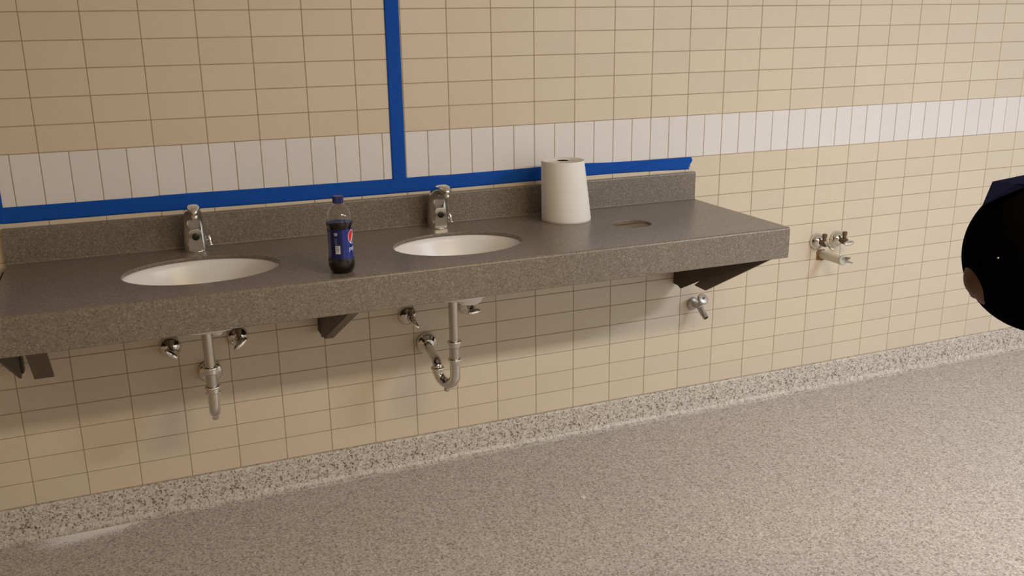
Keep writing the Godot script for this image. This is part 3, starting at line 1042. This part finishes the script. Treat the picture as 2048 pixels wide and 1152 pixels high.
# ---------------------------------------------------------------- dust and scraps on the floor
func grains(called: String, n: int, sd: int, place: Callable, label: String, category: String, size: Vector2):
	var st := st_new(false)
	lathe([Vector2(1.0, -0.3), Vector2(0.8, 0.25), Vector2(0.0, 0.5)], 5, st)
	var mm := MultiMesh.new()
	mm.transform_format = MultiMesh.TRANSFORM_3D
	mm.mesh = done(st)
	mm.instance_count = n
	rng.seed = sd
	for i in n:
		var p: Vector3 = place.call()
		var s := rng.randf_range(size.x, size.y)
		mm.set_instance_transform(i, Transform3D(Basis(Vector3.UP, rng.randf() * TAU) * Basis.from_scale(Vector3(s, s * 0.6, s * rng.randf_range(0.6, 1.0))), p))
	var o := MultiMeshInstance3D.new()
	o.name = numbered(called)
	o.multimesh = mm
	o.material_override = M.grain
	add_child(o)
	tag(o, label, category, "", "stuff")

func gauss() -> float:
	return rng.randfn(0.0, 1.0)

func build_floor_bits():
	# spilled white powder by the base
	grains("white_powder", 9000, 4, func() -> Vector3:
		var u := rng.randf()
		var c := Vector2(-0.115, 0.062).lerp(Vector2(0.085, 0.034), u)
		var p := c + Vector2(gauss() * 0.034, gauss() * 0.019 * (1.2 - 0.4 * u))
		if p.y < 0.031: p.y = 0.031 + absf(gauss()) * 0.006
		return Vector3(p.x, 0.0008, p.y), "white powder spilled on floor against the terrazzo base", "powder", Vector2(0.0005, 0.0016))
	grains("plaster_dust", 5200, 8, func() -> Vector3:
		var x := rng.randf_range(0.45, 2.6) + gauss() * 0.05
		var y := absf(gauss())
		var z := 0.029 + absf(gauss()) * 0.006
		if rng.randf() < 0.55:
			var a := rng.randf() * PI * 0.4 + 0.35
			return Vector3(x, 0.022 - 0.0205 * sin(a) + 0.0006, 0.012 + 0.018 * (1.0 - cos(a)))
		return Vector3(x, 0.0006, z + y * 0.002), "thin line of pale plaster dust along foot of base", "dust", Vector2(0.0004, 0.0013))
	# scrap of paper
	var s := st_new(false)
	var ring := [Vector3(-0.009, 0, -0.006), Vector3(0.002, 0, -0.009), Vector3(0.010, 0, -0.004), Vector3(0.007, 0, 0.006), Vector3(-0.002, 0, 0.008), Vector3(-0.008, 0, 0.003)]
	for k in 6:
		var A: Vector3 = ring[k]
		var B: Vector3 = ring[(k + 1) % 6]
		tri(s, Vector3(0, 0.0035, 0), B + Vector3(0, 0.0016, 0), A + Vector3(0, 0.0016, 0))
		quad(s, B, A, A + Vector3(0, 0.0016, 0), B + Vector3(0, 0.0016, 0))
	tag(part("paper_scrap", done(s), M.plaster, self, Vector3(1.489, 0.0002, 0.462)), "tiny white scrap lying alone on the speckled floor", "scrap")

# ---------------------------------------------------------------- person
func nets(balls: Array, cell: float, k: float, st: SurfaceTool):
	# balls: [a, b, ra, rb]; smooth union of tapered capsules meshed as surface nets
	var lo := Vector3.INF
	var hi := -Vector3.INF
	for c in balls:
		var r: float = maxf(c[2], c[3]) + cell * 3.0
		lo = lo.min(c[0] - Vector3.ONE * r).min(c[1] - Vector3.ONE * r)
		hi = hi.max(c[0] + Vector3.ONE * r).max(c[1] + Vector3.ONE * r)
	var nx := int((hi.x - lo.x) / cell) + 2
	var ny := int((hi.y - lo.y) / cell) + 2
	var nzz := int((hi.z - lo.z) / cell) + 2
	var g := PackedFloat32Array()
	g.resize(nx * ny * nzz)
	g.fill(1.0)
	for c in balls:
		var a: Vector3 = c[0]
		var b: Vector3 = c[1]
		var ra: float = c[2]
		var rb: float = c[3]
		var ab := b - a
		var ll := maxf(ab.length_squared(), 1e-9)
		var m := maxf(ra, rb) + k + cell * 2.0
		var l := ((a.min(b) - Vector3.ONE * m) - lo) / cell
		var h := ((a.max(b) + Vector3.ONE * m) - lo) / cell
		for z in range(maxi(0, int(l.z)), mini(nzz, int(h.z) + 2)):
			for y in range(maxi(0, int(l.y)), mini(ny, int(h.y) + 2)):
				var row := (z * ny + y) * nx
				for x in range(maxi(0, int(l.x)), mini(nx, int(h.x) + 2)):
					var p := lo + Vector3(x, y, z) * cell - a
					var t := clampf(p.dot(ab) / ll, 0.0, 1.0)
					var d := (p - ab * t).length() - lerpf(ra, rb, t)
					var o := g[row + x]
					var hh := clampf(0.5 + 0.5 * (o - d) / k, 0.0, 1.0)
					g[row + x] = lerpf(o, d, hh) - k * hh * (1.0 - hh)
	var vid := {}
	var sxy := nx * ny
	var corner := [0, 1, nx, nx + 1, sxy, sxy + 1, sxy + nx, sxy + nx + 1]
	var offs := [Vector3(0, 0, 0), Vector3(1, 0, 0), Vector3(0, 1, 0), Vector3(1, 1, 0), Vector3(0, 0, 1), Vector3(1, 0, 1), Vector3(0, 1, 1), Vector3(1, 1, 1)]
	var edges := [[0, 1], [2, 3], [4, 5], [6, 7], [0, 2], [1, 3], [4, 6], [5, 7], [0, 4], [1, 5], [2, 6], [3, 7]]
	for z in nzz - 1:
		for y in ny - 1:
			var row := (z * ny + y) * nx
			for x in nx - 1:
				var i := row + x
				var s0 := g[i] < 0.0
				if (g[i + 1] < 0.0) == s0 and (g[i + nx] < 0.0) == s0 and (g[i + nx + 1] < 0.0) == s0 and (g[i + sxy] < 0.0) == s0 and (g[i + sxy + 1] < 0.0) == s0 and (g[i + sxy + nx] < 0.0) == s0 and (g[i + sxy + nx + 1] < 0.0) == s0:
					continue
				var acc := Vector3.ZERO
				var n := 0
				for e in edges:
					var va := g[i + corner[e[0]]]
					var vb := g[i + corner[e[1]]]
					if (va < 0.0) != (vb < 0.0):
						acc += offs[e[0]].lerp(offs[e[1]], va / (va - vb))
						n += 1
				vid[i] = lo + (Vector3(x, y, z) + acc / n) * cell
	for i in vid:
		var inside := g[i] < 0.0
		for ax in [[1, nx, sxy], [nx, sxy, 1], [sxy, 1, nx]]:
			if (g[i + ax[0]] < 0.0) != inside:
				var q0 = i - ax[1] - ax[2]
				var q1 = i - ax[2]
				var q3 = i - ax[1]
				if vid.has(q0) and vid.has(q1) and vid.has(q3):
					_q(st, not inside, vid[q0], vid[q1], vid[i], vid[q3])

func build_person():
	# someone bending over just inside the frame's edge, facing along the counter, hands on knees
	var rh := Vector3(0.924, 0, 0.383)
	var fh := Vector3(0.383, 0, -0.924)
	var H := cam_pos + cam_r * 0.817 + cam_u * 0.050 - cam_b * 1.42
	var base := H + rh * 0.72
	base.y = 0
	var t := thing("person", base, "person in black cap and black hooded top bending over", "person")
	var J := func(r: float, y: float, f: float) -> Vector3: return H + rh * r + Vector3(0, y, 0) + fh * f - base
	var C := func(r: float, u: float, f: float) -> Vector3: return H + cam_r * r + cam_u * u - cam_b * f - base
	# joints
	var neck = J.call(0.13, -0.10, 0.0)
	var chest = J.call(0.34, -0.10, 0.0)
	var belly = J.call(0.54, -0.15, 0.0)
	var pelvis = J.call(0.74, -0.22, 0.0)
	var skin := []
	var shirt := [[neck, chest, 0.075, 0.125], [chest, belly, 0.135, 0.125], [belly, pelvis, 0.125, 0.13]]
	var trs := [[pelvis, J.call(0.70, -0.24, 0.0), 0.14, 0.13]]
	var shoes := []
	var hands := []
	var gy: float = -H.y
	for s in [-1.0, 1.0]:
		var sh = J.call(0.25, -0.11, 0.17 * s)
		var el = J.call(0.43, -0.36, 0.24 * s)
		var wr = J.call(0.62, -0.53, 0.17 * s)
		var hip = J.call(0.76, -0.25, 0.09 * s)
		var kn = J.call(0.66, gy + 0.50, 0.13 * s)
		var an = J.call(0.78, gy + 0.10, 0.14 * s)
		shirt.append_array([[chest, sh, 0.11, 0.072], [sh, el, 0.066, 0.050], [el, wr, 0.050, 0.038]])
		trs.append_array([[hip, kn, 0.098, 0.066], [kn, an, 0.066, 0.052]])
		shoes.append_array([[J.call(0.81, gy + 0.045, 0.14 * s), J.call(0.64, gy + 0.035, 0.15 * s), 0.043, 0.034], [J.call(0.79, gy + 0.05, 0.14 * s), J.call(0.785, gy + 0.10, 0.14 * s), 0.04, 0.042]])
		skin.append_array([[sh, el, 0.045, 0.038], [el, wr, 0.038, 0.026], [chest, sh, 0.07, 0.05], [hip, kn, 0.075, 0.05], [kn, an, 0.05, 0.035]])
		# hand resting on the knee: palm, four fingers, thumb
		var palm = wr + (rh * 0.012 + Vector3(0, -0.055, 0))
		hands.append([wr, palm, 0.025, 0.027])
		hands.append([palm + fh * 0.022, palm - fh * 0.022, 0.019, 0.019])
		for k in 4:
			var off: Vector3 = palm + fh * (-0.030 + 0.020 * k) + Vector3(0, -0.018, 0)
			var ln: float = [0.060, 0.072, 0.068, 0.052][k]
			var mid := off + Vector3(0, -ln * 0.5, 0) - rh * 0.006
			hands.append([off, mid, 0.0098, 0.0090])
			hands.append([mid, mid + Vector3(0, -ln * 0.42, 0) + rh * 0.012, 0.0090, 0.0078])
		var tb: Vector3 = wr + Vector3(0, -0.03, 0) - fh * 0.024 * s
		var tm: Vector3 = tb + Vector3(0, -0.03, 0) - fh * 0.026 * s
		hands.append([tb, tm, 0.0125, 0.0105])
		hands.append([tm, tm + Vector3(0, -0.030, 0) - fh * 0.006 * s, 0.0102, 0.0085])
	skin.append_array([[neck, chest, 0.055, 0.10], [chest, pelvis, 0.11, 0.11]])
	# head: looks along the counter, away from the room, chin tucked in
	var face := (-cam_r * 0.72 - cam_b * 0.62 - cam_u * 0.30).normalized()
	var up := (cam_u * 0.95 - cam_r * 0.12).normalized()
	up = (up - face * up.dot(face)).normalized()
	var side := face.cross(up)
	var O := H - base
	var F := func(f: float, u: float, s: float) -> Vector3: return O + face * f + up * u + side * s
	var head := [[F.call(-0.018, 0.028, 0), F.call(0.02, 0.03, 0), 0.083, 0.080], [F.call(0.03, -0.01, 0), F.call(0.038, -0.045, 0), 0.060, 0.046], [F.call(0.055, -0.062, 0), F.call(0.035, -0.058, 0), 0.026, 0.034],
		[F.call(0.093, 0.012, 0), F.call(0.112, -0.022, 0), 0.010, 0.014], [F.call(0.088, -0.055, 0.018), F.call(0.088, -0.055, -0.018), 0.010, 0.010], [F.call(0.082, 0.028, 0.035), F.call(0.082, 0.028, -0.035), 0.018, 0.018],
		[F.call(-0.03, -0.05, 0), neck, 0.058, 0.058]]
	for s in [-1.0, 1.0]:
		head.append([F.call(0.068, -0.022, 0.042 * s), F.call(0.055, -0.045, 0.046 * s), 0.030, 0.028])
		head.append([F.call(-0.012, 0.018, 0.080 * s), F.call(-0.004, -0.022, 0.076 * s), 0.013, 0.009])
	# the cheek that shows past the hood
	head.append([C.call(-0.0863, -0.0347, 0.01), C.call(-0.0766, -0.0452, 0.012), 0.036, 0.033])
	var st := st_new(true)
	nets(skin, 0.014, 0.02, st)
	nets(hands, 0.0042, 0.006, st)
	nets(head, 0.0052, 0.018, st)
	var body := part("body", done(st), M.skin, t)
	body.set_meta("label", "brown skin of cheek and hands")
	st = st_new(true)
	nets(shirt, 0.014, 0.035, st)
	part("hooded_top", done(st), M.cloth_black, t)
	st = st_new(true)
	nets(trs, 0.015, 0.03, st)
	part("trousers", done(st), M.trousers, t)
	st = st_new(true)
	nets(shoes.slice(0, 2), 0.010, 0.02, st)
	part("shoe", done(st), M.rubber, t)
	st = st_new(true)
	nets(shoes.slice(2, 4), 0.010, 0.02, st)
	part("shoe", done(st), M.rubber, t)
	# hood drawn over the back and sides of the head
	st = st_new(true)
	var hood := [[C.call(0.0, 0.0, 0.0), C.call(0.02, 0.0, 0.0), 0.1205, 0.118], [C.call(0.03, -0.015, 0.0), neck, 0.105, 0.085]]
	nets(hood, 0.007, 0.012, st)
	part("hood", done(st), M.cloth_black, t)
	# the cap's stiff front panel, a dark blue wedge above the hood
	var ps := st_new(false)
	var near := [C.call(-0.1119, 0.1063, -0.05), C.call(-0.1273, 0.0703, -0.05), C.call(-0.1009, 0.0835, -0.05), C.call(-0.0642, 0.0982, -0.05), C.call(-0.0128, 0.1026, -0.05), C.call(-0.0128, 0.1232, -0.05), C.call(-0.0656, 0.1158, -0.05)]
	var far := [C.call(-0.0684, 0.1131, 0.03), C.call(-0.0808, 0.0805, 0.03), C.call(-0.059, 0.0898, 0.03), C.call(-0.0202, 0.1022, 0.03), C.call(0.0342, 0.1084, 0.03), C.call(0.0342, 0.1286, 0.03), C.call(-0.0218, 0.1232, 0.03)]
	var nb: Vector3 = C.call(-0.0815, 0.1021, -0.055)
	var fb: Vector3 = C.call(-0.0357, 0.11, 0.03)
	for i in near.size():
		var j := (i + 1) % near.size()
		tri(ps, nb, near[i], near[j])
		tri(ps, fb, far[j], far[i])
		quad(ps, near[i], far[i], far[j], near[j])
	var cp := part("cap_panel", done(ps), M.cloth_navy, t)
	cp.set_meta("label", "dark blue stiff panel of the cap")
	var pin := SphereMesh.new()
	pin.radius = 0.0015
	pin.height = 0.003
	part("pin", pin, M.brushed, t, C.call(-0.1225, -0.0071, -0.086)).set_meta("label", "tiny pale dot on the hood")
	# tufts of hair above
	st = st_new(false)
	rng.seed = 15
	for i in 160:
		var b: Vector3 = C.call(rng.randf_range(-0.035, 0.08), rng.randf_range(0.108, 0.118), rng.randf_range(-0.05, 0.04))
		var e: Vector3 = b + cam_u * rng.randf_range(0.004, 0.014) + cam_r * rng.randf_range(-0.006, 0.006) - cam_b * rng.randf_range(-0.006, 0.006)
		tube([b, e], [0.0007, 0.0003], 3, st, false)
	part("hair", done(st), M.hair, t)

# ---------------------------------------------------------------- build
func _ready():
	make_materials()
	setup_view()
	ceiling_lamp(Vector3(1.85, CEIL, 2.85), Color(1.0, 0.89, 0.745), 4.3, "fluorescent ceiling fitting in the middle of the room")
	ceiling_lamp(Vector3(3.75, CEIL, 2.85), Color(0.88, 0.932, 1.0), 8.2, "fluorescent ceiling fitting toward the plain end wall")
	build_room()
	build_counter()
	basin(BASIN1, 0.209, 0.153, 0.158, "white oval basin in counter between bottle and counter end", Vector3(0.412, 0.666, 0.21), Vector3(0.036, 0.05, 0.03))
	basin(BASIN2, 0.200, 0.149, 0.158, "white oval basin in counter between bottle and paper roll", Vector3(1.185, 0.672, 0.25), Vector3(0.085, 0.05, 0.05))
	drain(Vector3(0.380, 0.689, 0.27), Vector3(0.004, 0, -0.072), Vector3(0.394, 0.462, 0), 0.018, "chrome drain trap under the basin beside the end bracket")
	drain(Vector3(1.122, 0.689, 0.27), Vector3(-0.038, 0, -0.064), Vector3(1.109, 0.451, 0), 0.0, "chrome drain trap under the basin next to paper roll")
	faucet(Vector3(0.388, TOP, 0.060), "chrome sensor faucet behind basin near counter end")
	faucet(Vector3(1.147, TOP, 0.066), "chrome sensor faucet behind basin next to paper roll")
	stop_valve(Vector3(0.284, 0.557, 0), -0.75, Vector2(-0.5, 0.2), "chrome stop valve on wall between end bracket and drain")
	stop_valve(Vector3(0.487, 0.563, 0), 0.75, Vector2(-0.4, 0.2), "chrome stop valve on wall between drain and middle bracket")
	stop_valve(Vector3(1.048, 0.557, 0), 1.75, Vector2(0.5, 0.6), "chrome stop valve on wall above the trap's wall flange")
	stop_valve(Vector3(1.262, 0.566, 0), 0.15, Vector2(-0.5, 0.3), "chrome stop valve half hidden behind upright drain pipe")
	stop_valve(Vector3(2.768, 0.642, 0), 1.45, Vector2(0.3, 1.0), "chrome stop valve above pipe stub, on the counter side", true)
	stop_valve(Vector3(2.869, 0.642, 0), 0.1, Vector2(-0.6, 0.1), "chrome stop valve above pipe stub, farther from counter", true)
	dusty_valve(Vector3(2.190, 0.452, 0))
	pipe_stub(Vector3(2.803, 0.583, 0))
	bracket(-0.136, 0.014, 0.056, 0.050, [Vector2(0.19, 0.582), Vector2(0.33, 0.722)], false, "dark steel bracket at counter's far end beyond first basin", false)
	bracket(0.742, 0.014, 0.008, 0.030, [Vector2(0.055, 0.538), Vector2(0.51, 0.766)], false, "dark steel bracket in the middle between two drains", true)
	bracket(2.098, 0.018, 0.029, 0.008, [Vector2(0.10, 0.559), Vector2(0.172, 0.557), Vector2(0.548, 0.766), Vector2(0.548, 0.80), Vector2(0.44, 0.80)], true, "dark steel bracket under the end with round hole", false)
	build_tape()
	bottle(Vector3(0.733, TOP, 0.497))
	paper_roll(Vector3(1.578, TOP, 0.141), Vector3(-0.014, 0, 0.0))
	build_floor_bits()
	build_person()
